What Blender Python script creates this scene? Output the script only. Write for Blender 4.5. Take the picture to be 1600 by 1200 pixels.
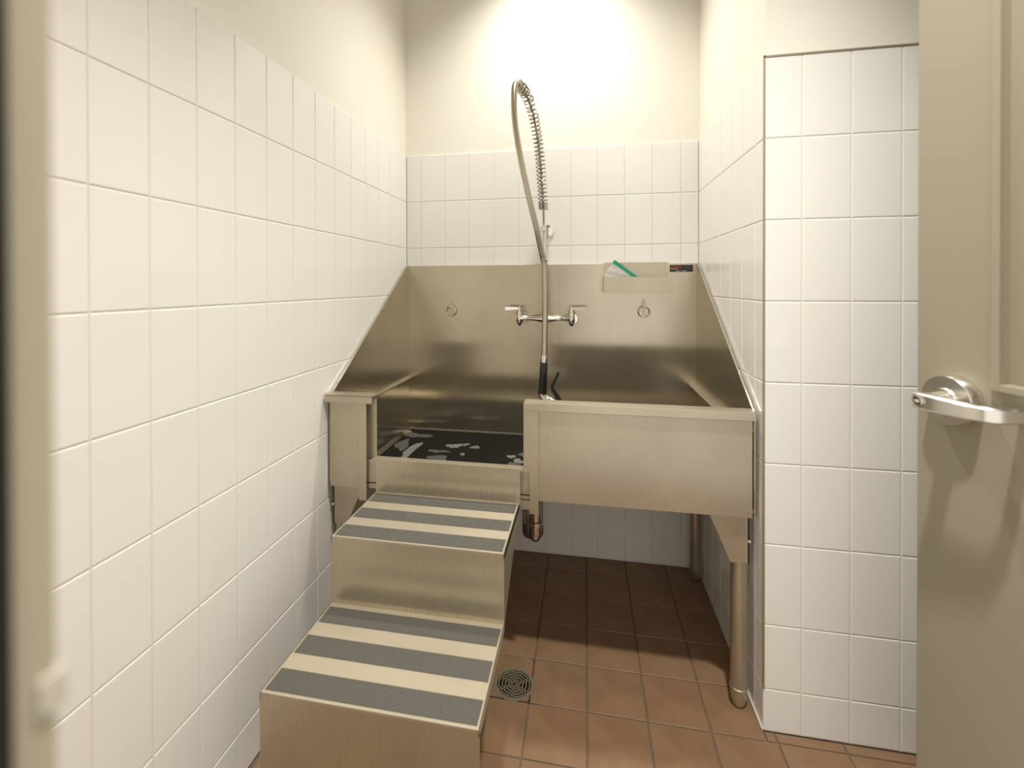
import bpy, bmesh, math, random
from mathutils import Vector, Matrix

random.seed(7)
scene = bpy.context.scene
for o in list(bpy.data.objects):
    bpy.data.objects.remove(o, do_unlink=True)
COL = scene.collection

# ------------------------------------------------------------------ camera
F, CX, CY = 744.511, 773.717, 449.935
YAW, PITCH, ROLL = 0.186415, -0.006847, -0.002462
CAM = Vector((0.77189, -1.99275, 1.12468))
fw = Vector((-math.sin(YAW), math.cos(YAW), 0)); rt = Vector((math.cos(YAW), math.sin(YAW), 0)); up = Vector((0, 0, 1))
fw2 = fw * math.cos(PITCH) + up * math.sin(PITCH)
up2 = up * math.cos(PITCH) - fw * math.sin(PITCH)
r3 = rt * math.cos(ROLL) + up2 * math.sin(ROLL)
u3 = up2 * math.cos(ROLL) - rt * math.sin(ROLL)
cam = bpy.data.cameras.new('camera')
camo = bpy.data.objects.new('camera', cam); COL.objects.link(camo)
M4 = Matrix.Identity(4)
for i in range(3):
    M4[i][0] = r3[i]; M4[i][1] = u3[i]; M4[i][2] = -fw2[i]; M4[i][3] = CAM[i]
camo.matrix_world = M4
cam.sensor_fit = 'HORIZONTAL'; cam.sensor_width = 36.0
cam.lens = F * 36.0 / 1600.0
cam.shift_x = (800 - CX) / 1600.0
cam.shift_y = (CY - 600) / 1600.0
cam.clip_start = 0.02
cam.dof.use_dof = True; cam.dof.focus_distance = 1.6; cam.dof.aperture_fstop = 2.8
scene.camera = camo

# ------------------------------------------------------------------ world and lights
w = bpy.data.worlds.new('world'); scene.world = w; w.use_nodes = True
bg = w.node_tree.nodes['Background']
bg.inputs[0].default_value = (1.0, 0.95, 0.86, 1); bg.inputs[1].default_value = 1.12   # lit corridor outside the door

def spot(name, loc, energy, size_deg, blend, radius, color):
    l = bpy.data.lights.new(name, 'SPOT'); l.energy = energy; l.color = color
    l.spot_size = math.radians(size_deg); l.spot_blend = blend; l.shadow_soft_size = radius
    o = bpy.data.objects.new(name, l); COL.objects.link(o); o.location = loc
    return o
WARM = (1.0, 0.965, 0.895)
spot('ceiling_downlight_lamp_over_tub', (0.65, -0.34, 2.73), 90, 110, 1.0, 0.05, WARM)
spot('ceiling_downlight_lamp_by_door', (1.05, -1.46, 2.73), 196, 102, 1.0, 0.045, WARM)

scene.view_settings.view_transform = 'Standard'; scene.view_settings.look = 'None'
scene.view_settings.gamma = 1.0; scene.view_settings.use_curve_mapping = False
scene.view_settings.exposure = 0.08

# ------------------------------------------------------------------ materials
def mat(name, color, rough=0.5, metal=0.0, spec=None):
    m = bpy.data.materials.new(name); m.use_nodes = True
    b = m.node_tree.nodes['Principled BSDF']
    b.inputs['Base Color'].default_value = (*color, 1); b.inputs['Roughness'].default_value = rough
    b.inputs['Metallic'].default_value = metal
    if spec is not None: b.inputs['Specular IOR Level'].default_value = spec
    return m
def nodes(m): return m.node_tree.nodes, m.node_tree.links, m.node_tree.nodes['Principled BSDF']
def noise(m, scale, detail=3, mapscale=(1, 1, 1)):
    n, l, b = nodes(m)
    tc = n.new('ShaderNodeTexCoord'); mp = n.new('ShaderNodeMapping'); mp.inputs['Scale'].default_value = mapscale
    tx = n.new('ShaderNodeTexNoise'); tx.inputs['Scale'].default_value = scale; tx.inputs['Detail'].default_value = detail
    l.new(tc.outputs['Object'], mp.inputs['Vector']); l.new(mp.outputs['Vector'], tx.inputs['Vector'])
    return tx
def ramp_to(m, tx, sock, lo, hi, p0=0.3, p1=0.7):
    n, l, b = nodes(m)
    r = n.new('ShaderNodeValToRGB'); r.color_ramp.elements[0].position = p0; r.color_ramp.elements[1].position = p1
    f = lambda c: (*c, 1) if isinstance(c, tuple) else (c, c, c, 1)
    r.color_ramp.elements[0].color = f(lo); r.color_ramp.elements[1].color = f(hi)
    l.new(tx.outputs['Fac'], r.inputs['Fac']); l.new(r.outputs['Color'], b.inputs[sock])
def bump(m, tx, strength, dist):
    n, l, b = nodes(m)
    bp = n.new('ShaderNodeBump'); bp.inputs['Strength'].default_value = strength; bp.inputs['Distance'].default_value = dist
    prev = b.inputs['Normal'].links[0].from_socket if b.inputs['Normal'].links else None
    if prev: l.new(prev, bp.inputs['Normal'])
    l.new(tx.outputs['Fac'], bp.inputs['Height']); l.new(bp.outputs['Normal'], b.inputs['Normal'])

TILE = mat('glazed_tile', (0.86, 0.845, 0.81), 0.16)
bump(TILE, noise(TILE, 18, 2), 0.06, 0.004)
GROUT = mat('grout', (0.76, 0.72, 0.63), 0.9)
PAINT = mat('cream_paint', (0.86, 0.83, 0.75), 0.6)
bump(PAINT, noise(PAINT, 220, 2), 0.08, 0.002)
CEIL = mat('ceiling_paint', (0.85, 0.83, 0.78), 0.8)
QUARRY = mat('quarry_tile', (0.17, 0.09, 0.05), 0.42)
ramp_to(QUARRY, noise(QUARRY, 9, 6), 'Base Color', (0.205, 0.118, 0.064), (0.275, 0.165, 0.092))
ramp_to(QUARRY, noise(QUARRY, 30, 4), 'Roughness', 0.38, 0.6)
FGROUT = mat('floor_grout', (0.155, 0.118, 0.083), 0.95)
DRAINB = mat('aged_brass', (0.36, 0.30, 0.20), 0.45, 0.6)
PIT = mat('drain_pit', (0.012, 0.010, 0.008), 0.9)
def steel(name, mapscale, base=(0.575, 0.52, 0.415), r0=0.27, r1=0.36, wav=0.03, aniso=0.0, haze=0.35, r2=0.62, grain=0.012):
    m = mat(name, base, 0.28, 1.0); n, l, b = nodes(m)
    st = noise(m, 60, 3, mapscale)
    ramp_to(m, st, 'Roughness', r0, r1, 0.25, 0.75)
    sm = noise(m, 5, 4, (1, 1, 1)); d = tuple(c * 0.90 for c in base)
    ramp_to(m, sm, 'Base Color', d, base, 0.35, 0.62)
    # faint brushed grain in the tint, over the larger smudges
    rp = b.inputs['Base Color'].links[0].from_node; gm = n.new('ShaderNodeMixRGB'); gm.blend_type = 'MULTIPLY'; gm.inputs[0].default_value = 1.0
    gs = noise(m, 60, 2, (mapscale[0], mapscale[1], mapscale[2] * 0.25)); gr_ = n.new('ShaderNodeMapRange'); gr_.inputs['From Min'].default_value = 0.3; gr_.inputs['From Max'].default_value = 0.7
    gr_.inputs['To Min'].default_value = 1.0 - grain; gr_.inputs['To Max'].default_value = 1.0 + grain * 0.5
    l.new(gs.outputs['Fac'], gr_.inputs['Value']); l.new(rp.outputs['Color'], gm.inputs[1]); l.new(gr_.outputs[0], gm.inputs[2])
    l.new(gm.outputs[0], b.inputs['Base Color'])
    if wav: bump(m, noise(m, 2.2, 1), wav, 0.02)
    if aniso:   # upright brushing: highlights spread sideways
        b.inputs['Anisotropic'].default_value = aniso
        g = n.new('ShaderNodeNewGeometry'); c = n.new('ShaderNodeVectorMath'); c.operation = 'CROSS_PRODUCT'
        c.inputs[1].default_value = (0.02, 0.03, 1)
        l.new(g.outputs['Normal'], c.inputs[0]); l.new(c.outputs['Vector'], b.inputs['Tangent'])
    # worn scratch haze: a second, rougher lobe
    b2 = n.new('ShaderNodeBsdfPrincipled'); b2.inputs['Metallic'].default_value = 1.0; b2.inputs['Roughness'].default_value = r2
    l.new(b.inputs['Base Color'].links[0].from_socket, b2.inputs['Base Color'])
    mx = n.new('ShaderNodeMixShader'); mx.inputs[0].default_value = haze
    l.new(b.outputs[0], mx.inputs[1]); l.new(b2.outputs[0], mx.inputs[2]); l.new(mx.outputs[0], n['Material Output'].inputs['Surface'])
    return m
STEEL_H = steel('brushed_steel_splash', (3, 3, 0.1), r0=0.15, r1=0.21, wav=0.045, aniso=0.9, haze=0.25, r2=0.5)
STEEL_V = steel('brushed_steel_panel', (9, 9, 0.12), r0=0.272, r1=0.281, aniso=0.8, haze=0.6, r2=0.58)
STEEL_S = steel('satin_steel', (3, 3, 3), r0=0.275, r1=0.285, wav=0.0, haze=0.45, grain=0.0)
STEEL_T = steel('worn_steel_tread', (3, 3, 3), r0=0.34, r1=0.36, wav=0.0, haze=0.85, r2=0.78, grain=0.0)
CHROME = mat('chrome', (0.72, 0.70, 0.66), 0.07, 1.0)
HOSE = mat('hose_steel', (0.50, 0.45, 0.37), 0.27, 1.0)
COIL = mat('spring_wire', (0.33, 0.295, 0.24), 0.25, 1.0)
TRIM = mat('bronze_trim', (0.42, 0.36, 0.27), 0.45, 0.6)
BLACK = mat('black_plastic', (0.012, 0.012, 0.012), 0.35)
RUBBER = mat('black_rubber', (0.007, 0.007, 0.0065), 0.55, spec=0.12)
bump(RUBBER, noise(RUBBER, 60, 3), 0.15, 0.002)
DRIED = mat('dried_residue', (0.17, 0.165, 0.15), 0.45)
DRIED2 = mat('thin_residue', (0.075, 0.072, 0.066), 0.45)
GRIT = mat('grit_strip', (0.06, 0.066, 0.064), 0.9, spec=0.2)
ramp_to(GRIT, noise(GRIT, 420, 2), 'Base Color', (0.070, 0.067, 0.059), (0.128, 0.121, 0.105))
DOORP = mat('taupe_enamel', (0.315, 0.282, 0.205), 0.38)
FRAMEP = mat('taupe_frame_enamel', (0.40, 0.36, 0.27), 0.45)
NICKEL = mat('satin_nickel', (0.78, 0.75, 0.70), 0.26, 1.0)
GLASS = mat('wired_glass', (0.08, 0.08, 0.07), 0.06)
GREEN = mat('green_zip', (0.0, 0.28, 0.135), 0.35)
LABELB = mat('label_black', (0.018, 0.017, 0.016), 0.4)
LRED = mat('label_red', (0.62, 0.07, 0.035), 0.5)
LWHITE = mat('label_white', (0.70, 0.68, 0.62), 0.5)
LGREY = mat('label_grey', (0.13, 0.13, 0.12), 0.5)
BAG = mat('clear_plastic', (0.93, 0.93, 0.92), 0.12)
_b = BAG.node_tree.nodes['Principled BSDF']; _b.inputs['Alpha'].default_value = 0.26
CAULK = mat('caulk', (0.62, 0.58, 0.50), 0.6)

# ------------------------------------------------------------------ mesh helpers
def bx(bm, x0, x1, y0, y1, z0, z1):
    vs = [bm.verts.new((x, y, z)) for z in (z0, z1) for y in (y0, y1) for x in (x0, x1)]
    for f in ((0, 2, 3, 1), (4, 5, 7, 6), (0, 1, 5, 4), (2, 6, 7, 3), (0, 4, 6, 2), (1, 3, 7, 5)):
        bm.faces.new([vs[i] for i in f])
def hexa(bm, lower, upper):
    a = [bm.verts.new(p) for p in lower]; b = [bm.verts.new(p) for p in upper]; n = len(a)
    bm.faces.new(a[::-1]); bm.faces.new(b)
    for i in range(n): bm.faces.new((a[i], a[(i + 1) % n], b[(i + 1) % n], b[i]))
def frames(path):
    n = len(path); T = []
    for i in range(n):
        T.append((path[min(i + 1, n - 1)] - path[max(i - 1, 0)]).normalized())
    a = Vector((0, 0, 1)) if abs(T[0].z) < 0.9 else Vector((1, 0, 0))
    N = (a - T[0] * a.dot(T[0])).normalized(); out = [(T[0], N, T[0].cross(N))]
    for i in range(1, n):
        N = (N - T[i] * N.dot(T[i]))
        N.normalize(); out.append((T[i], N, T[i].cross(N)))
    return out
def tube(bm, path, r, seg=12, cap=True, closed=False):
    path = [Vector(p) for p in path]; fr = frames(path); rings = []
    for i, p in enumerate(path):
        rr = r[i] if isinstance(r, (list, tuple)) else r
        rings.append([bm.verts.new(p + (fr[i][1] * math.cos(2 * math.pi * k / seg) + fr[i][2] * math.sin(2 * math.pi * k / seg)) * rr) for k in range(seg)])
    m = len(rings)
    for i in range(m if closed else m - 1):
        A, B = rings[i], rings[(i + 1) % m]
        for k in range(seg): bm.faces.new((A[k], A[(k + 1) % seg], B[(k + 1) % seg], B[k]))
    if cap and not closed:
        bm.faces.new(rings[0][::-1]); bm.faces.new(rings[-1])
def torus(bm, c, axis, R, r, n=28, seg=8):
    axis = Vector(axis).normalized(); a = axis.orthogonal().normalized(); b = axis.cross(a); c = Vector(c); rings = []
    for i in range(n):
        t = 2 * math.pi * i / n; d = a * math.cos(t) + b * math.sin(t)
        rings.append([bm.verts.new(c + d * (R + r * math.cos(2 * math.pi * k / seg)) + axis * r * math.sin(2 * math.pi * k / seg)) for k in range(seg)])
    for i in range(n):
        A, B = rings[i], rings[(i + 1) % n]
        for k in range(seg): bm.faces.new((A[k], B[k], B[(k + 1) % seg], A[(k + 1) % seg]))
def sphere(bm, c, r, sx=1, sy=1, sz=1):
    bmesh.ops.create_uvsphere(bm, u_segments=14, v_segments=8, radius=r, matrix=Matrix.Translation(c) @ Matrix.Diagonal((sx, sy, sz, 1)))
def spline(pts, per=8):
    P = [Vector(p) for p in pts]; out = []
    for i in range(len(P) - 1):
        p0, p1, p2, p3 = P[max(i - 1, 0)], P[i], P[i + 1], P[min(i + 2, len(P) - 1)]
        for k in range(per):
            t = k / per
            out.append(0.5 * ((2 * p1) + (p2 - p0) * t + (2 * p0 - 5 * p1 + 4 * p2 - p3) * t * t + (3 * p1 - p0 - 3 * p2 + p3) * t ** 3))
    out.append(P[-1]); return out
def resample(path, step):
    out = [path[0].copy()]; acc = 0
    for i in range(len(path) - 1):
        a, b = path[i], path[i + 1]; L = (b - a).length; s = step - acc
        while s <= L and L > 0:
            out.append(a.lerp(b, s / L)); s += step
        acc = (acc + L) % step
    return out
def obj(name, bm, m, parent=None, smooth=False, bevel=0.0, label=None, root=None):
    bmesh.ops.recalc_face_normals(bm, faces=bm.faces[:])
    if bevel > 0:
        bmesh.ops.bevel(bm, geom=[e for e in bm.edges if e.calc_face_angle(0) > 0.5], offset=bevel, segments=2, affect='EDGES', profile=0.7)
    me = bpy.data.meshes.new(name); bm.to_mesh(me); bm.free(); me.materials.append(m)
    if smooth:
        for p in me.polygons: p.use_smooth = True
        try: me.set_sharp_from_angle(angle=math.radians(38))
        except Exception: pass
    o = bpy.data.objects.new(name, me); COL.objects.link(o)
    if parent is not None:
        o.parent = parent
        if parent.type == 'EMPTY': o.location = -parent.location
    if label: o['label'] = label
    return o
def box(name, m, parent, *b, bevel=0.0, label=None):
    bm = bmesh.new()
    for q in ([b] if not isinstance(b[0], (tuple, list)) else b): bx(bm, *q)
    return obj(name, bm, m, parent, bevel=bevel, label=label)
def empty(name, loc, label, cat, group=None):
    o = bpy.data.objects.new(name, None); COL.objects.link(o); o.location = loc; o.empty_display_size = 0.05
    o['label'] = label; o['category'] = cat
    if group: o['group'] = group
    return o
def structure(o, label, cat):
    o['kind'] = 'structure'; o['label'] = label; o['category'] = cat; return o

# ------------------------------------------------------------------ the room
WB = 1.2116; YP = -0.6963; W = 0.108; H = 0.2032; G = 0.0026; CH = 2.75; YF = -1.879
ROWS = [0.0, 0.10656]
z = 0.26856
while z < 1.70: ROWS.append(z); z += H
TOP = ROWS[-1]

_tm = {}
def tile_mesh(w, h, m, t=0.006, bev=0.0016, key='t'):
    k = (round(w, 4), round(h, 4), m.name)
    if k in _tm: return _tm[k]
    bm = bmesh.new(); x, y = w / 2, h / 2
    def ring(dx, yy): return [bm.verts.new(p) for p in ((-x + dx, yy, -y + dx), (x - dx, yy, -y + dx), (x - dx, yy, y - dx), (-x + dx, yy, y - dx))]
    A = ring(0, t); B = ring(0, bev * 0.8); B2 = ring(bev * 0.4, bev * 0.25); C = ring(bev * 1.4, 0)
    for P, Q in ((A, B), (B, B2), (B2, C)):
        for i in range(4): bm.faces.new((P[i], P[(i + 1) % 4], Q[(i + 1) % 4], Q[i]))
    bm.faces.new(C); bmesh.ops.recalc_face_normals(bm, faces=bm.faces[:])
    me = bpy.data.meshes.new('tile'); bm.to_mesh(me); bm.free(); me.materials.append(m); _tm[k] = me
    for p in me.polygons: p.use_smooth = False
    return me
def tiles(parent, place, lines, rows=ROWS, skip=None):
    """place(s, z) -> (location, rotation about z); lines are joint positions along the wall."""
    for i in range(len(lines) - 1):
        a, b = lines[i], lines[i + 1]; wd = abs(b - a) - G
        if wd < 0.006: continue
        for j in range(len(rows) - 1):
            z0, z1 = rows[j], rows[j + 1]
            if skip and skip((a + b) / 2, z0, z1): continue
            loc, rz = place((a + b) / 2, (z0 + z1) / 2)
            o = bpy.data.objects.new('tile', tile_mesh(wd, z1 - z0 - G, TILE)); COL.objects.link(o)
            o.parent = parent; o.location = loc
            o.rotation_euler = (random.uniform(-.0012, .0012), random.uniform(-.0003, .0003), rz + random.uniform(-.0012, .0012))
def joints(start, end, off):
    """start, then off + k*W inside (start, end), then end"""
    L = [start]; k = off
    while k < end - 0.004:
        if k > start + 0.004: L.append(k)
        k += W
    return L + [end]

# left wall (faces +X)
wl = structure(box('wall_left', PAINT, None, -0.12, -0.005, -2.0, 0.12, -0.1, CH), 'long wall of white rectangular tiles left of the steps, cream paint above', 'wall')
box('grout', GROUT, wl, -0.0055, -0.0013, YF, 0.0, 0.0, TOP - 0.0005)
tiles(wl, lambda s, zz: ((0, -s, zz), math.pi / 2), joints(0.0, -YF, 0.3985 - 3 * W))
# back wall (faces -Y)
wb = structure(box('wall_back', PAINT, None, -0.005, WB + 0.005, 0.005, 0.12, -0.1, CH), 'tiled wall behind the tub with bright cream paint above', 'wall')
box('grout', GROUT, wb, 0.0, WB, 0.0013, 0.0055, 0.0, TOP - 0.0005)
tiles(wb, lambda s, zz: ((s, 0, zz), 0), joints(0.0, WB, 0.0658), skip=lambda s, a, b: a > 0.5 and b < 1.15)
# right wall of the alcove (faces -X)
wr = structure(box('wall_right', PAINT, None, WB + 0.005, WB + 0.10, YP + 0.1, 0.12, -0.1, CH), 'narrow tiled alcove wall right of the tub', 'wall')
box('grout', GROUT, wr, WB + 0.0013, WB + 0.0055, YP + 0.003, 0.0, 0.0, TOP - 0.0005)
box('caulk_line', CAULK, wr, WB - 0.004, WB, YP, 0.0, 0.0, 0.005)
tiles(wr, lambda s, zz: ((WB, -s, zz), -math.pi / 2), joints(0.0, -YP, 0.635 - 5 * W))
# short wall behind the door (faces -Y)
XR = 1.95
wp = structure(box('wall_door_side', PAINT, None, WB + 0.005, XR + 0.1, YP + 0.005, YP + 0.1, -0.1, CH), 'tiled wall face between the alcove corner and the door', 'wall')
box('grout', GROUT, wp, WB + 0.003, XR, YP + 0.0013, YP + 0.0055, 0.0, TOP - 0.0005)
tiles(wp, lambda s, zz: ((s, YP, zz), 0), joints(WB, XR, WB + 0.0871))
t1 = structure(box('trim_1', TRIM, None, (WB - 0.0010, WB + 0.0028, YP - 0.0015, YP + 0.004, ROWS[1], TOP + 0.003), (WB - 0.0012, XR, YP - 0.0015, YP + 0.003, TOP - 0.0015, TOP + 0.003)),
               'thin bronze metal strip edging the tiled corner', 'trim')
ws = structure(box('wall_far_right', PAINT, None, XR, XR + 0.1, -2.0, YP, -0.1, CH), 'plain wall side hidden behind the open door', 'wall')
wf = structure(box('wall_front', PAINT, None, (-0.12, 0.452, -1.995, YF - 0.005, -0.1, CH), (1.735, XR + 0.1, -1.995, YF - 0.005, -0.1, CH), (0.452, 1.735, -1.995, YF - 0.005, 2.19, CH)),
               'wall holding the doorway in the foreground', 'wall')
structure(box('ceiling', CEIL, None, -0.12, XR + 0.1, -2.0, 0.12, CH, CH + 0.1), 'plain pale ceiling over the room', 'ceiling')

# floor with quarry tiles
FM = 0.1535; FX0 = 0.622 - 8 * FM; FY0 = -0.263 + 3 * FM
DX, DY, DR = 0.5745, -0.672, 0.056
cell = (FX0 + 7 * FM, FX0 + 8 * FM, FY0 - 6 * FM, FY0 - 5 * FM)
fl = structure(box('floor', FGROUT, None, (-0.12, cell[0] + 0.02, -2.2, 0.12, -0.1, -0.0035), (cell[1] + 0.02, XR + 0.1, -2.2, 0.12, -0.1, -0.0035),
                   (cell[0] + 0.02, cell[1] + 0.02, -2.2, cell[2], -0.1, -0.0035), (cell[0] + 0.02, cell[1] + 0.02, cell[3], 0.12, -0.1, -0.0035)),
               'floor of square brown quarry tiles', 'floor')
_fm = {}
def floor_tile(wx, wy):
    k = (round(wx, 4), round(wy, 4))
    if k in _fm: return _fm[k]
    bm = bmesh.new(); x, y = wx / 2, wy / 2; b = 0.0015
    def ring(d, zz): return [bm.verts.new(p) for p in ((-x + d, -y + d, zz), (x - d, -y + d, zz), (x - d, y - d, zz), (-x + d, y - d, zz))]
    A = ring(0, -0.008); B = ring(0, -b); C = ring(b, 0)
    for P, Q in ((A, B), (B, C)):
        for i in range(4): bm.faces.new((P[i], P[(i + 1) % 4], Q[(i + 1) % 4], Q[i]))
    bm.faces.new(C); bmesh.ops.recalc_face_normals(bm, faces=bm.faces[:])
    me = bpy.data.meshes.new('floor_tile'); bm.to_mesh(me); bm.free(); me.materials.append(QUARRY); _fm[k] = me
    return me
def clip(a, b, lo, hi): return max(a, lo), min(b, hi)
FG = 0.0038
for i in range(0, 17):
    for j in range(0, 15):
        xa, xb = FX0 + i * FM, FX0 + (i + 1) * FM; yb, ya = FY0 - j * FM, FY0 - (j + 1) * FM
        xa, xb = clip(xa, xb, 0.0, XR); ya, yb = clip(ya, yb, -2.2, 0.0)
        if ya > YP - 0.012: xa, xb = clip(xa, xb, 0.0, WB)
        elif yb > YP and xa >= WB: yb = YP
        elif yb > YP and xb > WB + 0.012:   # cell cut by the wall corner: an alcove piece and a front piece
            extra = bpy.data.objects.new('floor_tile', floor_tile(xb - WB - FG, YP - ya - FG)); COL.objects.link(extra); extra.parent = fl
            extra.location = ((xb + WB) / 2, (YP + ya) / 2, 0); xb = WB
        if xb - xa < 0.012 or yb - ya < 0.012: continue
        cx, cy = (xa + xb) / 2, (ya + yb) / 2
        if xa - 0.02 < DX < xb + 0.02 and ya < DY < yb:
            if not (xa < DX < xb): pass
            else:
                bm = bmesh.new(); x0, x1, y0, y1 = xa + FG / 2, xb - FG / 2, ya + FG / 2, yb - FG / 2; n = 40; inn = []; out = []
                for k in range(n):
                    t = 2 * math.pi * k / n; c, s = math.cos(t), math.sin(t)
                    inn.append(bm.verts.new((DX + (DR - 0.002) * c, DY + (DR - 0.002) * s, 0)))
                    sx = ((x1 - DX) / c if c > 0 else (x0 - DX) / c) if abs(c) > 1e-6 else 9
                    sy = ((y1 - DY) / s if s > 0 else (y0 - DY) / s) if abs(s) > 1e-6 else 9
                    q = max(min(sx, sy), DR); out.append(bm.verts.new((DX + q * c, DY + q * s, 0)))
                for k in range(n): bm.faces.new((inn[k], inn[(k + 1) % n], out[(k + 1) % n], out[k]))
                g = bmesh.ops.extrude_face_region(bm, geom=bm.faces[:])
                bmesh.ops.translate(bm, verts=[v for v in g['geom'] if isinstance(v, bmesh.types.BMVert)], vec=(0, 0, -0.008))
                obj('floor_tile', bm, QUARRY, fl); continue
        o = bpy.data.objects.new('floor_tile', floor_tile(xb - xa - FG, yb - ya - FG)); COL.objects.link(o); o.parent = fl
        o.location = (cx, cy, random.uniform(-0.0006, 0)); o.rotation_euler = (random.uniform(-.002, .002), random.uniform(-.002, .002), random.choice((0, 0)))

# ------------------------------------------------------------------ door frame and door
jx = 0.619
tf = structure(box('trim_2', FRAMEP, None, (0.452, jx, -2.0, YF, 0.0, 2.14), (1.67, 1.735, -2.0, YF, 0.0, 2.14), (0.452, 1.735, -2.0, YF, 2.14, 2.19), bevel=0.003),
               'out-of-focus taupe metal door frame at the left picture edge', 'door frame')
box('dark_jamb_strip', BLACK, tf, jx, jx + 0.003, -1.95, -1.8925, 0.0, 2.13)  # plain dark strip on the jamb, darkens the frame towards its outer side
box('strike_plate', mat('dull_steel', (0.52, 0.48, 0.40), 0.5), tf, jx - 0.006, jx + 0.0012, YF - 0.006, YF + 0.0015, 1.001, 1.012, bevel=0.0008, label='small bright metal strike plate')

PH = math.radians(16.0); P0 = Vector((1.394, -1.053, 0)); ds = Vector((0.276, -0.961, 0)).normalized(); dn = Vector((-0.961, -0.276, 0)).normalized()
def D(s, n, zz): return P0 + ds * s + dn * n + Vector((0, 0, zz))
def dbox(bm, s0, s1, n0, n1, z0, z1):
    lo = [D(s, n, z0) for s, n in ((s0, n0), (s1, n0), (s1, n1), (s0, n1))]; hexa(bm, lo, [p + Vector((0, 0, z1 - z0)) for p in lo])
S0, S1 = -0.0698, 0.86
L0, L1, LZ0, LZ1 = 0.066, 0.42, 0.967, 1.85
bm = bmesh.new()
for q in ((S0, L0, -0.044, 0, 0.012, 2.12), (L1, S1, -0.044, 0, 0.012, 2.12), (L0, L1, -0.044, 0, 0.012, LZ0), (L0, L1, -0.044, 0, LZ1, 2.12)): dbox(bm, *q)
dr = structure(obj('door_1', bm, DOORP), 'taupe painted door standing open at the right edge with a lever handle', 'door')
bm = bmesh.new()
f = 0.012
for q in ((L0 - f, L0, 0, 0.007, LZ0 - f, LZ1 + f), (L1, L1 + f, 0, 0.007, LZ0 - f, LZ1 + f), (L0, L1, 0, 0.007, LZ0 - f, LZ0), (L0, L1, 0, 0.007, LZ1, LZ1 + f)): dbox(bm, *q)
lf = obj('window_frame', bm, DOORP, dr, bevel=0.0015)
bm = bmesh.new()
f = 0.02
for q in ((L0, L0 + f, -0.030, -0.012, LZ0, LZ1), (L1 - f, L1, -0.030, -0.012, LZ0, LZ1), (L0 + f, L1 - f, -0.030, -0.012, LZ0, LZ0 + f), (L0 + f, L1 - f, -0.030, -0.012, LZ1 - f, LZ1)): dbox(bm, *q)
obj('glazing_bead', bm, DOORP, lf)
bm = bmesh.new(); dbox(bm, L0 + 0.002, L1 - 0.002, -0.0245, -0.0185, LZ0 + 0.002, LZ1 - 0.002)
obj('pane', bm, GLASS, dr)
# lever handle
ZH = 0.927
bm = bmesh.new(); tube(bm, [D(0, a, ZH) for a in (0, 0.004, 0.021, 0.0245)], [0.0425, 0.0425, 0.0425, 0.0405], 40)
ro = obj('rose', bm, NICKEL, dr, smooth=True)
bm = bmesh.new(); tube(bm, [D(0, a, ZH) for a in (0.0245, 0.028, 0.0281, 0.060)], [0.021, 0.019, 0.0155, 0.0125], 28)
lv = obj('lever_handle', bm, NICKEL, dr, smooth=True, label='satin metal lever with return end')
bm = bmesh.new()
def lever_ring(s, n, h, t):   # cross-section in (n, z)
    return s, n, h, t
pth = [(-0.016, 0.062, 0.010, 0.006), (-0.010, 0.063, 0.0128, 0.010), (0.0, 0.064, 0.0135, 0.011), (0.03, 0.064, 0.0130, 0.009), (0.065, 0.062, 0.0118, 0.008), (0.082, 0.0585, 0.0115, 0.008), (0.092, 0.050, 0.0115, 0.0085)]
pth2 = [(0.096, 0.038, 0.0113, 0.0085), (0.098, 0.020, 0.011, 0.0085), (0.099, 0.006, 0.011, 0.0085)]
allp = pth + pth2; rings = []
ctr = [Vector((p[0], p[1])) for p in allp]
for i, p in enumerate(allp):
    tg = (ctr[min(i + 1, len(ctr) - 1)] - ctr[max(i - 1, 0)]).normalized(); nm = Vector((-tg.y, tg.x))
    ring = []
    for (a, b) in ((-1, -.8), (-.7, -1), (.7, -1), (1, -.8), (1, .8), (.7, 1), (-.7, 1), (-1, .8)):
        q = ctr[i] + nm * (a * p[3]); ring.append(bm.verts.new(D(q.x, q.y, ZH + b * p[2])))
    rings.append(ring)
for A, B in zip(rings, rings[1:]):
    for k in range(8): bm.faces.new((A[k], A[(k + 1) % 8], B[(k + 1) % 8], B[k]))
bm.faces.new(rings[0][::-1]); bm.faces.new(rings[-1])
obj('grip', bm, NICKEL, lv, smooth=True)
bm = bmesh.new(); tube(bm, [D(0.0, a, ZH) for a in (0.070, 0.0763)], 0.0088, 20); torus(bm, D(0.0, 0.0765, ZH), dn, 0.0085, 0.0012)
sphere(bm, D(0.0, 0.0765, ZH), 0.0038)
obj('key_cylinder', bm, CHROME, lv, smooth=True)

# ------------------------------------------------------------------ grooming tub
tub = empty('grooming_tub', (0.606, -0.34, 0.0), 'large stainless steel dog grooming tub with high sloped splash sides', 'tub')
T = 0.0025; XL, XRT = 0.006, 1.2055; YB = -0.010; YA = -0.675; ZR = 0.797
def pts_plate(bm, poly, axis, a, b):
    if axis == 'x': lo = [(a, p[0], p[1]) for p in poly]; hi = [(b, p[0], p[1]) for p in poly]
    else: lo = [(p[0], a, p[1]) for p in poly]; hi = [(p[0], b, p[1]) for p in poly]
    hexa(bm, lo, hi)
bs = box('backsplash', STEEL_H, tub, (XL, XRT, YB, YB + 0.008, 0.50, 1.207), bevel=0.001)
for xx0, xx1 in ((XL, XL + 0.005), (XRT - 0.005, XRT)):
    bm = bmesh.new(); pts_plate(bm, [(YB, 0.50), (YB, 1.207), (-0.022, 1.207), (-0.652, ZR - 0.003), (-0.662, ZR - 0.004), (-0.662, 0.525), (-0.60, 0.50)], 'x', xx0, xx1)
    obj('side_panel', bm, STEEL_H, tub, bevel=0.0008)
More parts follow.
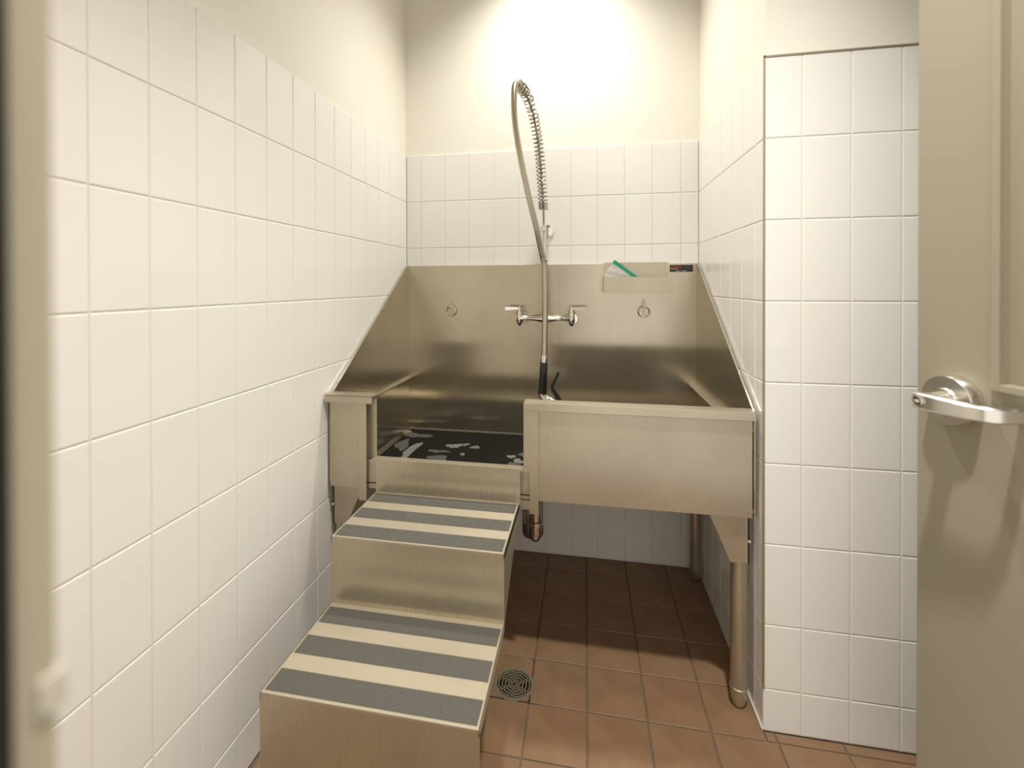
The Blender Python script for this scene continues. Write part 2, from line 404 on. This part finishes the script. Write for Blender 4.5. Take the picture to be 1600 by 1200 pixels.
# floor pan, dished: flat bottom rising to the front
bm = bmesh.new(); pts_plate(bm, [(YB, 0.490), (-0.58, 0.490), (YA + 0.004, 0.535), (YA + 0.004, 0.538), (-0.58, 0.4935), (YB, 0.4935)], 'x', XL + 0.004, XRT - 0.004)
obj('floor_pan', bm, STEEL_H, tub)
# front panels, left and right of the entry
fp1 = box('front_panel', STEEL_V, tub, (XL + 0.010, 0.113, YA, YA + 0.003, 0.519, ZR - 0.003), bevel=0.0006)
fp2 = box('front_panel', STEEL_V, tub, (0.642, XRT - 0.013, YA, YA + 0.003, 0.524, ZR - 0.003), bevel=0.0006)
# sill panel under the entry
box('sill_panel', STEEL_V, tub, (0.113, 0.642, YA + 0.004, YA + 0.007, 0.520, 0.604), (0.150, 0.612, YA - 0.008, YA + 0.024, 0.604, 0.610), bevel=0.0006)
# door channel posts
box('entry_post', STEEL_V, tub, (0.111, 0.1355, YA - 0.007, YA - 0.004, 0.486, ZR - 0.003), (0.111, 0.114, YA - 0.005, YA + 0.035, 0.52, ZR - 0.003), (0.114, 0.1580, YA + 0.017, YA + 0.020, 0.52, ZR - 0.01), bevel=0.0006)
box('entry_post', STEEL_V, tub, (0.6200, 0.6440, YA - 0.007, YA - 0.004, 0.489, ZR - 0.003), (0.6035, 0.6200, YA - 0.0068, YA - 0.0040, 0.606, ZR - 0.003), (0.640, 0.6435, YA - 0.005, YA + 0.035, 0.52, ZR - 0.003), (0.6035, 0.640, YA + 0.017, YA + 0.020, 0.52, ZR - 0.01), bevel=0.0006)
# rims
box('rim', STEEL_S, tub, (XL, 0.1575, -0.690, -0.640, ZR - 0.003, ZR), (XL, 0.1575, -0.690, -0.687, ZR - 0.022, ZR), bevel=0.0012)
box('rim', STEEL_S, tub, (0.6045, XRT - 0.008, -0.690, -0.640, ZR - 0.002, ZR + 0.001), (0.6045, XRT - 0.008, -0.690, -0.687, ZR - 0.019, ZR), (0.630, XRT - 0.008, -0.6915, -0.688, ZR - 0.0195, ZR + 0.003), bevel=0.0012)
# rack ledges along the side panels
bm = bmesh.new(); tube(bm, [(XL + 0.016, -0.012, 0.7205), (XL + 0.016, -0.62, 0.7205)], 0.0045, 10); bx(bm, XL + 0.005, XL + 0.016, -0.62, -0.012, 0.720, 0.725)
obj('rack_ledge', bm, STEEL_S, tub, smooth=True)
bm = bmesh.new(); tube(bm, [(XRT - 0.026, -0.012, 0.7255), (XRT - 0.026, -0.62, 0.7255)], 0.0045, 10); bx(bm, XRT - 0.026, XRT - 0.005, -0.62, -0.012, 0.725, 0.730)
obj('rack_ledge', bm, STEEL_S, tub, smooth=True)
# legs with feet and gussets
LEG = [(1.174, -0.628), (1.181, -0.086), (0.030, -0.628), (0.030, -0.086)]
for (lx, ly) in LEG:
    bm = bmesh.new(); tube(bm, [(lx, ly, 0.05), (lx, ly, 0.505)], 0.0205, 24)
    lg = obj('leg', bm, STEEL_S, tub, smooth=True)
    bm = bmesh.new(); tube(bm, [(lx, ly, zz) for zz in (0.0, 0.008, 0.030, 0.052, 0.054)], [0.011, 0.016, 0.0205, 0.0225, 0.0205], 24)
    obj('foot', bm, STEEL_S, lg, smooth=True)
for sgn, (lx, ly) in ((1, LEG[0]), (-1, LEG[2])):
    wide = lx - sgn * 0.081; e = lx + sgn * 0.018
    bm = bmesh.new(); pts_plate(bm, [(wide, 0.520), (lx - sgn * 0.027, 0.394), (e, 0.394), (e, 0.520)], 'y', ly - 0.024, ly - 0.0215)
    x0, x1 = sorted((e, e - sgn * 0.003)); bx(bm, x0, x1, ly - 0.024, ly + 0.02, 0.394, 0.520)
    gs = obj('gusset', bm, STEEL_V, tub)
    bm = bmesh.new(); sphere(bm, (min(e + sgn * 0.001, 1.20), ly - 0.024, 0.452), 0.0055, 1, 0.9, 1)
    obj('bolt', bm, CHROME, gs, smooth=True)
# drain tailpiece under the pan
bm = bmesh.new(); tube(bm, [(0.592, -0.335, zz) for zz in (0.492, 0.300, 0.262, 0.250, 0.246)], [0.039, 0.039, 0.039, 0.034, 0.020], 28)
dt = obj('drain_cup', bm, CHROME, tub, smooth=True)
bm = bmesh.new(); tube(bm, [(0.606, -0.392, zz) for zz in (0.470, 0.29, 0.272, 0.262, 0.257)], [0.0215, 0.0215, 0.019, 0.012, 0.004], 24)
tp = obj('tailpiece', bm, CHROME, tub, smooth=True)
bm = bmesh.new(); tube(bm, [(0.606, -0.392, zz) for zz in (0.312, 0.315, 0.329, 0.332)], [0.022, 0.0265, 0.0265, 0.022], 24)
obj('slip_nut', bm, CHROME, tp, smooth=True)
bm = bmesh.new(); bx(bm, 0.595, 0.6215, YA - 0.006, YA - 0.003, 0.500, 0.523)
obj('step_hook', bm, STEEL_S, tub)
# tie rings
for rx, rz in ((0.2055, 1.0115), (1.0025, 1.0150)):
    bm = bmesh.new(); bx(bm, rx - 0.007, rx + 0.007, YB - 0.0018, YB, rz - 0.014, rz + 0.052); bx(bm, rx - 0.006, rx + 0.006, YB - 0.011, YB - 0.0015, rz + 0.024, rz + 0.034)
    tr = obj('ring_bracket', bm, STEEL_S, tub, bevel=0.0008)
    bm = bmesh.new(); torus(bm, (rx, YB - 0.009, rz), (0.05, 1, 0.18), 0.0215, 0.0026, 36, 8)
    obj('tie_ring', bm, CHROME, tr, smooth=True)
# maker's plate
bm = bmesh.new(); bx(bm, 1.1015, 1.1885, YB - 0.0012, YB, 1.1735, 1.2010)
mk = obj('maker_label', bm, LABELB, tub, bevel=0.0005, label='small black label with red and white lettering')
def marks(name, m, x0, x1, z0, z1, n):
    bm = bmesh.new(); x = x0; st = (x1 - x0) / n; rr = random.Random(n * 17 + int(z0 * 1e4))
    for i in range(n):   # short letter-like strokes, as blurred as in the photograph
        k = rr.choice((0, 1, 2)); a, b = x + st * 0.08, x + st * 0.84; yq = YB - 0.0016, YB - 0.0011
        bx(bm, a, a + st * 0.28, *yq, z0, z1)
        if k != 1: bx(bm, a, b, *yq, z0, z0 + (z1 - z0) * 0.3)
        if k != 2: bx(bm, a, b, *yq, z1 - (z1 - z0) * 0.3, z1)
        if k != 0: bx(bm, b - st * 0.26, b, *yq, z0, z1)
        x += st
    obj(name, bm, m, mk)
marks('red_lettering', LRED, 1.1055, 1.1490, 1.1895, 1.1965, 8)
marks('white_lettering', LWHITE, 1.1065, 1.1200, 1.1835, 1.1875, 4)
marks('white_lettering', LWHITE, 1.1225, 1.1310, 1.1835, 1.1878, 3)
marks('grey_lettering', LGREY, 1.1580, 1.1830, 1.1905, 1.1940, 9)
marks('grey_lettering', LGREY, 1.1600, 1.1830, 1.1845, 1.1880, 8)
marks('pale_lettering', LWHITE, 1.1240, 1.1420, 1.1757, 1.1787, 6)
marks('pale_lettering', LWHITE, 1.1470, 1.1640, 1.1757, 1.1787, 6)

# rubber mat on the tub floor
mt = empty('rubber_mat', (0.6, -0.31, 0.4935), 'black rubber mat lying on the tub floor, spotted with pale residue', 'mat')
box('mat_sheet', RUBBER, mt, 0.030, 1.180, -0.575, -0.030, 0.4936, 0.5005, bevel=0.002)
for (px, py, rx, ry, sd) in ((0.274, -0.213, .026, .026, 1), (0.313, -0.191, .014, .014, 2), (0.357, -0.213, .015, .02, 3), (0.228, -0.281, .034, .016, 4), (0.3275, -0.296, .010, .012, 5),
                             (0.125, -0.290, .022, .075, 6), (0.085, -0.115, .055, .030, 7), (0.508, -0.288, .013, .018, 8), (0.540, -0.327, .018, .022, 9), (0.535, -0.37, .035, .022, 10), (0.07, -0.235, .026, .06, 11), (0.548, -0.262, .016, .02, 12), (0.25, -0.345, .03, .03, 13)):
    rr = random.Random(sd); bm = bmesh.new(); n = 26; ph = [rr.uniform(0, 6.28) for _ in range(4)]; lo = []
    for k in range(n):
        t = 2 * math.pi * k / n; q = 1 + 0.24 * math.sin(2 * t + ph[0]) + 0.17 * math.sin(3 * t + ph[1]) + 0.10 * math.sin(5 * t + ph[2]) + 0.07 * math.sin(7 * t + ph[3])
        lo.append((px + rx * q * math.cos(t), py + ry * q * math.sin(t), 0.5004))
    hexa(bm, lo, [(p[0], p[1], 0.5012) for p in lo]); obj('residue_patch', bm, DRIED if sd in (1, 2, 3, 5, 8, 9, 6) else DRIED2, mt)

# ------------------------------------------------------------------ steps
SX0, SX1 = 0.168, 0.5925; YS = -0.692; Z1, Z2 = 0.519, 0.3585; Y1, Y2 = -0.940, -1.198; ST = 0.004
st = empty('step_unit', (0.38, -1.0, 0.0), 'stainless steel steps with dark anti-slip strips leading up to the tub', 'steps')
box('top_riser', STEEL_V, st, SX0 + 0.002, SX1 + 0.003, YS, YS + ST, Z1 - 0.004, 0.6165, bevel=0.0012)
for (za, ya, yb) in ((Z1, Y1, YS), (Z2, Y2, Y1)):
    tr = box('tread', STEEL_T, st, (SX0, SX1, ya, yb + ST, za - 0.004, za), (SX0, SX0 + 0.003, ya, yb, za - 0.018, za), (SX1 - 0.003, SX1, ya, yb, za - 0.014, za), bevel=0.001)
    dep = abs(yb - ya)
    for k in range(3):
        yy = yb - 0.0065 - k * (dep - 0.013 - 0.0515) / 2
        if za == Z2: yy -= 0.009 * (1 - k / 2)
        box('anti_slip_strip', GRIT, tr, SX0 + 0.0065, SX1 - 0.0055, yy - 0.0515, yy, za, za + 0.0009)
box('riser', STEEL_V, st, SX0, SX1, Y1, Y1 + ST, Z2, Z1 - 0.003, bevel=0.001)
box('riser', STEEL_V, st, SX0, SX1, Y2, Y2 + ST, 0.0, Z2 - 0.003, bevel=0.001)
for x0 in (SX0, SX1 - 0.003):
    bm = bmesh.new(); pts_plate(bm, [(Y1 + 0.002, Z2), (YS, Z1 - 0.012), (YS, Z1 - 0.003), (Y1 + 0.002, Z1 - 0.003)], 'x', x0, x0 + 0.003)
    obj('side_gusset', bm, STEEL_V, st)

# ------------------------------------------------------------------ faucet with spring hose
fc = empty('pre_rinse_faucet', (0.6146, -0.01, 0.99), 'chrome wall faucet with tall coiled spring and hanging spray hose', 'faucet')
FX, FY, FZ = 0.6146, -0.072, 0.988
xs = [-0.104, -0.095, -0.08, -0.06, -0.035, -0.015, 0, 0.015, 0.035, 0.06, 0.08, 0.095, 0.104]
rs = [0.013, 0.012, 0.0095, 0.009, 0.0105, 0.0145, 0.0165, 0.0145, 0.0105, 0.009, 0.0095, 0.012, 0.013]
bm = bmesh.new(); tube(bm, [(FX + x, FY, FZ - 0.004 * math.cos(x * 15) + 0.003) for x in xs], rs, 18)
tube(bm, [(FX, FY, FZ), (FX, FY, FZ + 0.02), (FX, FY, FZ + 0.034)], [0.015, 0.0125, 0.0105], 18)
obj('faucet_body', bm, CHROME, fc, smooth=True)
for s in (-1, 1):
    vx = FX + s * 0.1045
    bm = bmesh.new(); tube(bm, [(vx, FY, FZ + a) for a in (-0.030, -0.024, -0.010, 0.008, 0.018, 0.0185, 0.024, 0.0245, 0.033, 0.036)], [0.003, 0.008, 0.0135, 0.0125, 0.0115, 0.015, 0.0150, 0.0095, 0.0095, 0.007], 20)
    tube(bm, [(vx, FY, FZ - 0.002), (vx, -0.022, FZ - 0.002), (vx, -0.0215, FZ - 0.002), (vx, YB, FZ - 0.002)], [0.0115, 0.0115, 0.023, 0.025], 20)
    vv = obj('valve', bm, CHROME, fc, smooth=True)
    bm = bmesh.new(); tube(bm, [(vx, FY, FZ + 0.034), (vx, FY, FZ + 0.049)], 0.0072, 14)
    x0, x1 = vx + s * 0.004, vx + s * 0.057; a = 0.014 if s < 0 else 0.012
    hexa(bm, [(x0, FY - 0.006, FZ + 0.036), (x1, FY - a, FZ + 0.033), (x1, FY + 0.004, FZ + 0.035), (x0, FY + 0.006, FZ + 0.037)],
         [(x0, FY - 0.006, FZ + 0.045), (x1, FY - a, FZ + 0.047), (x1 + s * 0.003, FY + 0.004, FZ + 0.051), (x0, FY + 0.006, FZ + 0.047)])
    obj('lever', bm, CHROME, vv, smooth=True)
RX = 0.6105
bm = bmesh.new(); tube(bm, [(FX - 0.003, FY, FZ + 0.02), (RX, FY - 0.002, 1.2), (RX - 0.001, FY - 0.005, 1.362), (RX - 0.001, FY - 0.005, 1.366)], [0.0085, 0.0085, 0.0085, 0.006], 18)
obj('riser_pipe', bm, CHROME, fc, smooth=True)
bm = bmesh.new(); tube(bm, [(0.6195, -0.001, 1.3476), (0.6195, -0.006, 1.3476), (0.6195, -0.009, 1.3476)], [0.025, 0.024, 0.011], 28)
tube(bm, [(0.6195, -0.008, 1.3476), (0.613, FY + 0.004, 1.3476)], 0.007, 12); tube(bm, [(RX - 0.001, FY - 0.004, 1.338), (RX - 0.001, FY - 0.004, 1.358)], 0.0125, 18)
obj('wall_bracket', bm, CHROME, fc, smooth=True)
SP = [(0.6095, -0.078, 1.360), (0.6087, -0.085, 1.4254), (0.6042, -0.09, 1.519), (0.5976, -0.1, 1.6185), (0.5881, -0.13, 1.7111), (0.5761, -0.18, 1.7814), (0.559, -0.24, 1.8249), (0.5411, -0.3, 1.837)]
HP = [(0.559, -0.24, 1.8249), (0.5411, -0.3, 1.837), (0.5332, -0.325, 1.8319), (0.5311, -0.35, 1.7974), (0.5346, -0.375, 1.7151), (0.5429, -0.38, 1.6366), (0.5603, -0.38, 1.5378), (0.5845, -0.365, 1.42), (0.6055, -0.335, 1.3244), (0.62, -0.3, 1.2443), (0.6296, -0.28, 1.1813), (0.6316, -0.28, 1.0435), (0.63, -0.29, 0.9297), (0.6295, -0.3, 0.8717)]
rod = spline(SP, 10)
bm = bmesh.new(); tube(bm, rod, 0.0040, 10)
obj('guide_rod', bm, COIL, fc, smooth=True)
sp = resample(spline(SP[1:], 24), 0.001); frs = frames(sp); N = len(sp); path = []; turns = 34
ncirc = 16; tot = turns * ncirc
# coil density: tight at both ends
dens = [1.0 / (1.0 if i < N * 0.05 else (2.3 if i > N * 0.72 else 2.0)) for i in range(N)]
cum = [0]
for d_ in dens: cum.append(cum[-1] + d_)
j = 0
for i in range(tot + 1):
    target = cum[-1] * i / tot
    while j < N - 1 and cum[j + 1] < target: j += 1
    t = 2 * math.pi * i / ncirc; c = sp[min(j, N - 1)]; fj = frs[min(j, N - 1)]
    fr_ = (target - cum[j]) / max(dens[min(j, N - 1)], 1e-6)
    c = c + fj[0] * 0.001 * fr_
    R = 0.0175 + 0.0015 * (j / N)
    path.append(c + (fj[1] * math.cos(t) + fj[2] * math.sin(t)) * R)
bm = bmesh.new(); tube(bm, path, 0.0024, 6)
obj('coil_spring', bm, COIL, fc, smooth=True)
hp = resample(spline(HP, 16), 0.0022)
bm = bmesh.new(); tube(bm, hp, [0.0108 if i % 2 else 0.0101 for i in range(len(hp))], 14)
ho = obj('hose', bm, HOSE, fc, smooth=True)
bm = bmesh.new(); torus(bm, (0.627, -0.284, 1.2134), (0.35, 0.1, 1), 0.0135, 0.0022, 26, 8); obj('hose_clip', bm, CHROME, ho, smooth=True)
bm = bmesh.new(); torus(bm, (0.5415, -0.300, 1.8368), (0.62, 0.75, -0.1), 0.0175, 0.0028, 26, 8); obj('spring_collar', bm, HOSE, fc, smooth=True)
# spray valve
A, B = Vector((0.6295, -0.30, 0.8747)), Vector((0.6222, -0.30, 0.735))
def al(t): return A.lerp(B, t)
bm = bmesh.new(); tube(bm, [al(0), al(0.02), al(0.19), al(0.2), al(0.97), al(1.03), al(1.08)], [0.0105, 0.0118, 0.0118, 0.0120, 0.0118, 0.0135, 0.0125], 20)
tube(bm, spline([(0.622, -0.300, 0.737), (0.626, -0.302, 0.724), (0.642, -0.304, 0.718), (0.662, -0.306, 0.708), (0.676, -0.308, 0.694)], 5), [0.0125] * 6 + [0.0135] * 6 + [0.016] * 5 + [0.019] * 4, 20)
sv = obj('spray_valve', bm, CHROME, fc, smooth=True)
bm = bmesh.new(); tube(bm, [al(0.185), al(0.20), al(0.60), al(0.90), al(0.901), al(0.97), al(0.985)], [0.0120, 0.0133, 0.0137, 0.0137, 0.0155, 0.0155, 0.013], 22)
obj('grip_sleeve', bm, BLACK, sv, smooth=True)
bm = bmesh.new()
for a, b, wa, wb_ in (((0.680, -0.30, 0.8165), (0.6553, -0.30, 0.7600), 0.004, 0.0062), ((0.6553, -0.30, 0.7600), (0.684, -0.302, 0.7160), 0.0062, 0.0075)):
    a, b = Vector(a), Vector(b); d_ = (b - a).normalized(); n_ = Vector((d_.z, 0, -d_.x)); e_ = Vector((0, 0.008, 0))
    hexa(bm, [a - n_ * wa - e_, b - n_ * wb_ - e_, b - n_ * wb_ + e_, a - n_ * wa + e_], [a + n_ * wa - e_, b + n_ * wb_ - e_, b + n_ * wb_ + e_, a + n_ * wa + e_])
obj('trigger', bm, BLACK, sv, bevel=0.0015)

# ------------------------------------------------------------------ soap tray and bag
ty = empty('soap_tray', (0.97, -0.035, 1.092), 'small open steel tray hung on the backsplash under the maker label', 'tray')
ty['label'] = 'small open steel tray hung high on the backsplash'
TX0, TX1 = 0.845, 1.1015
box('back_plate', STEEL_V, ty, TX0, 1.094, YB - 0.0035, YB - 0.0005, 1.093, 1.2125, bevel=0.0005)
box('shelf', STEEL_V, ty, TX0, TX1, -0.062, YB - 0.0035, 1.093, 1.0955)
box('front_lip', STEEL_V, ty, TX0, TX1, -0.0645, -0.062, 1.093, 1.1535, bevel=0.0005)
for xx in (TX0, TX1 - 0.002): box('end_plate', STEEL_V, ty, xx, xx + 0.002, -0.062, YB - 0.0035, 1.0955, 1.152)
bag = empty('plastic_bag', (0.9, -0.04, 1.0955), 'clear plastic zip bag with a green seal leaning in the steel tray', 'bag')
A, B = Vector((0.8790, -0.036, 1.2120)), Vector((0.985, -0.046, 1.1305)); dv = (B - A); nrm = Vector((dv.z, 0, -dv.x)).normalized()
if nrm.x > 0: nrm = -nrm
bm = bmesh.new(); n1, n2 = 18, 12; rr = random.Random(4)
for side in (-1, 1):
    g = []
    for i in range(n1 + 1):
        row = []
        for k in range(n2 + 1):
            u, v_ = i / n1, k / n2
            p = A.lerp(B, u) + nrm * (0.068 * v_)
            puff = 0.008 * math.sin(math.pi * u) ** 0.6 * math.sin(math.pi * min(v_ + 0.02, 1)) ** 0.6
            p = p + Vector((0, side * (puff + 0.0004) + 0.0025 * math.sin(9 * u + 5 * v_) * math.sin(7 * v_) + rr.uniform(-.0011, .0011) * (0 < v_ < 1), rr.uniform(-.001, .001)))
            p.z = max(p.z, 1.0965); p.x = max(p.x, 0.8485); p.y = min(max(p.y, -0.0610), -0.0150)
            row.append(bm.verts.new(p))
        g.append(row)
    for i in range(n1):
        for k in range(n2): bm.faces.new((g[i][k], g[i + 1][k], g[i + 1][k + 1], g[i][k + 1]))
obj('bag_film', bm, BAG, bag, smooth=False)
bm = bmesh.new(); off = -nrm
hexa(bm, [A + Vector((0, -0.0015, 0)), B + Vector((0, -0.0015, 0)), B + Vector((0, 0.0015, 0)), A + Vector((0, 0.0015, 0))],
     [p + off * 0.013 for p in (A + Vector((0.002, -0.0015, 0)), B + Vector((0, -0.0015, 0)), B + Vector((0, 0.0015, 0)), A + Vector((0.002, 0.0015, 0)))])
obj('zip_seal', bm, GREEN, bag, label='bright green zip seal')

# ------------------------------------------------------------------ floor drain
fd = empty('floor_drain', (DX, DY, 0), 'round slotted brass floor drain beside the steps', 'drain')
bm = bmesh.new(); n = 40
tube(bm, [(DX, DY, zz) for zz in (-0.003, -0.004, -0.045)], [DR - 0.004, DR - 0.006, DR - 0.008], n, cap=False)
bmesh.ops.create_circle(bm, cap_ends=True, segments=n, radius=DR - 0.008, matrix=Matrix.Translation((DX, DY, -0.045)))
obj('drain_pit', bm, PIT, fd, smooth=True)
def annulus(bm, r0, r1, z0, z1, t0=0, t1=2 * math.pi, n=40):
    full = abs(t1 - t0 - 2 * math.pi) < 1e-6; rows = []
    for k in range(n + (0 if full else 1)):
        t = t0 + (t1 - t0) * k / n; c, s = math.cos(t), math.sin(t)
        rows.append([bm.verts.new((DX + r * c, DY + r * s, zz)) for r, zz in ((r0, z0), (r1, z0), (r1, z1), (r0, z1))])
    m = len(rows)
    for k in range(m if full else m - 1):
        A_, B_ = rows[k], rows[(k + 1) % m]
        for q in range(4): bm.faces.new((A_[q], B_[q], B_[(q + 1) % 4], A_[(q + 1) % 4]))
    if not full: bm.faces.new(rows[0]); bm.faces.new(rows[-1][::-1])
bm = bmesh.new(); annulus(bm, DR - 0.008, DR, -0.006, 0.0012); obj('outer_ring', bm, DRAINB, fd)
bm = bmesh.new()
for k in range(5): annulus(bm, 0.0045 + k * 0.0092, 0.0045 + k * 0.0092 + 0.0036, -0.003, 0.0006)
for k in range(6):
    t = math.pi / 6 + k * math.pi / 3; c, s = math.cos(t), math.sin(t); wv = 0.0024
    lo = [(DX + r * c - q * s, DY + r * s + q * c, -0.003) for r, q in ((0.006, -wv), (DR - 0.007, -wv * 1.7), (DR - 0.007, wv * 1.7), (0.006, wv))]
    hexa(bm, lo, [(p[0], p[1], 0.0006) for p in lo])
gr = obj('grate', bm, DRAINB, fd)
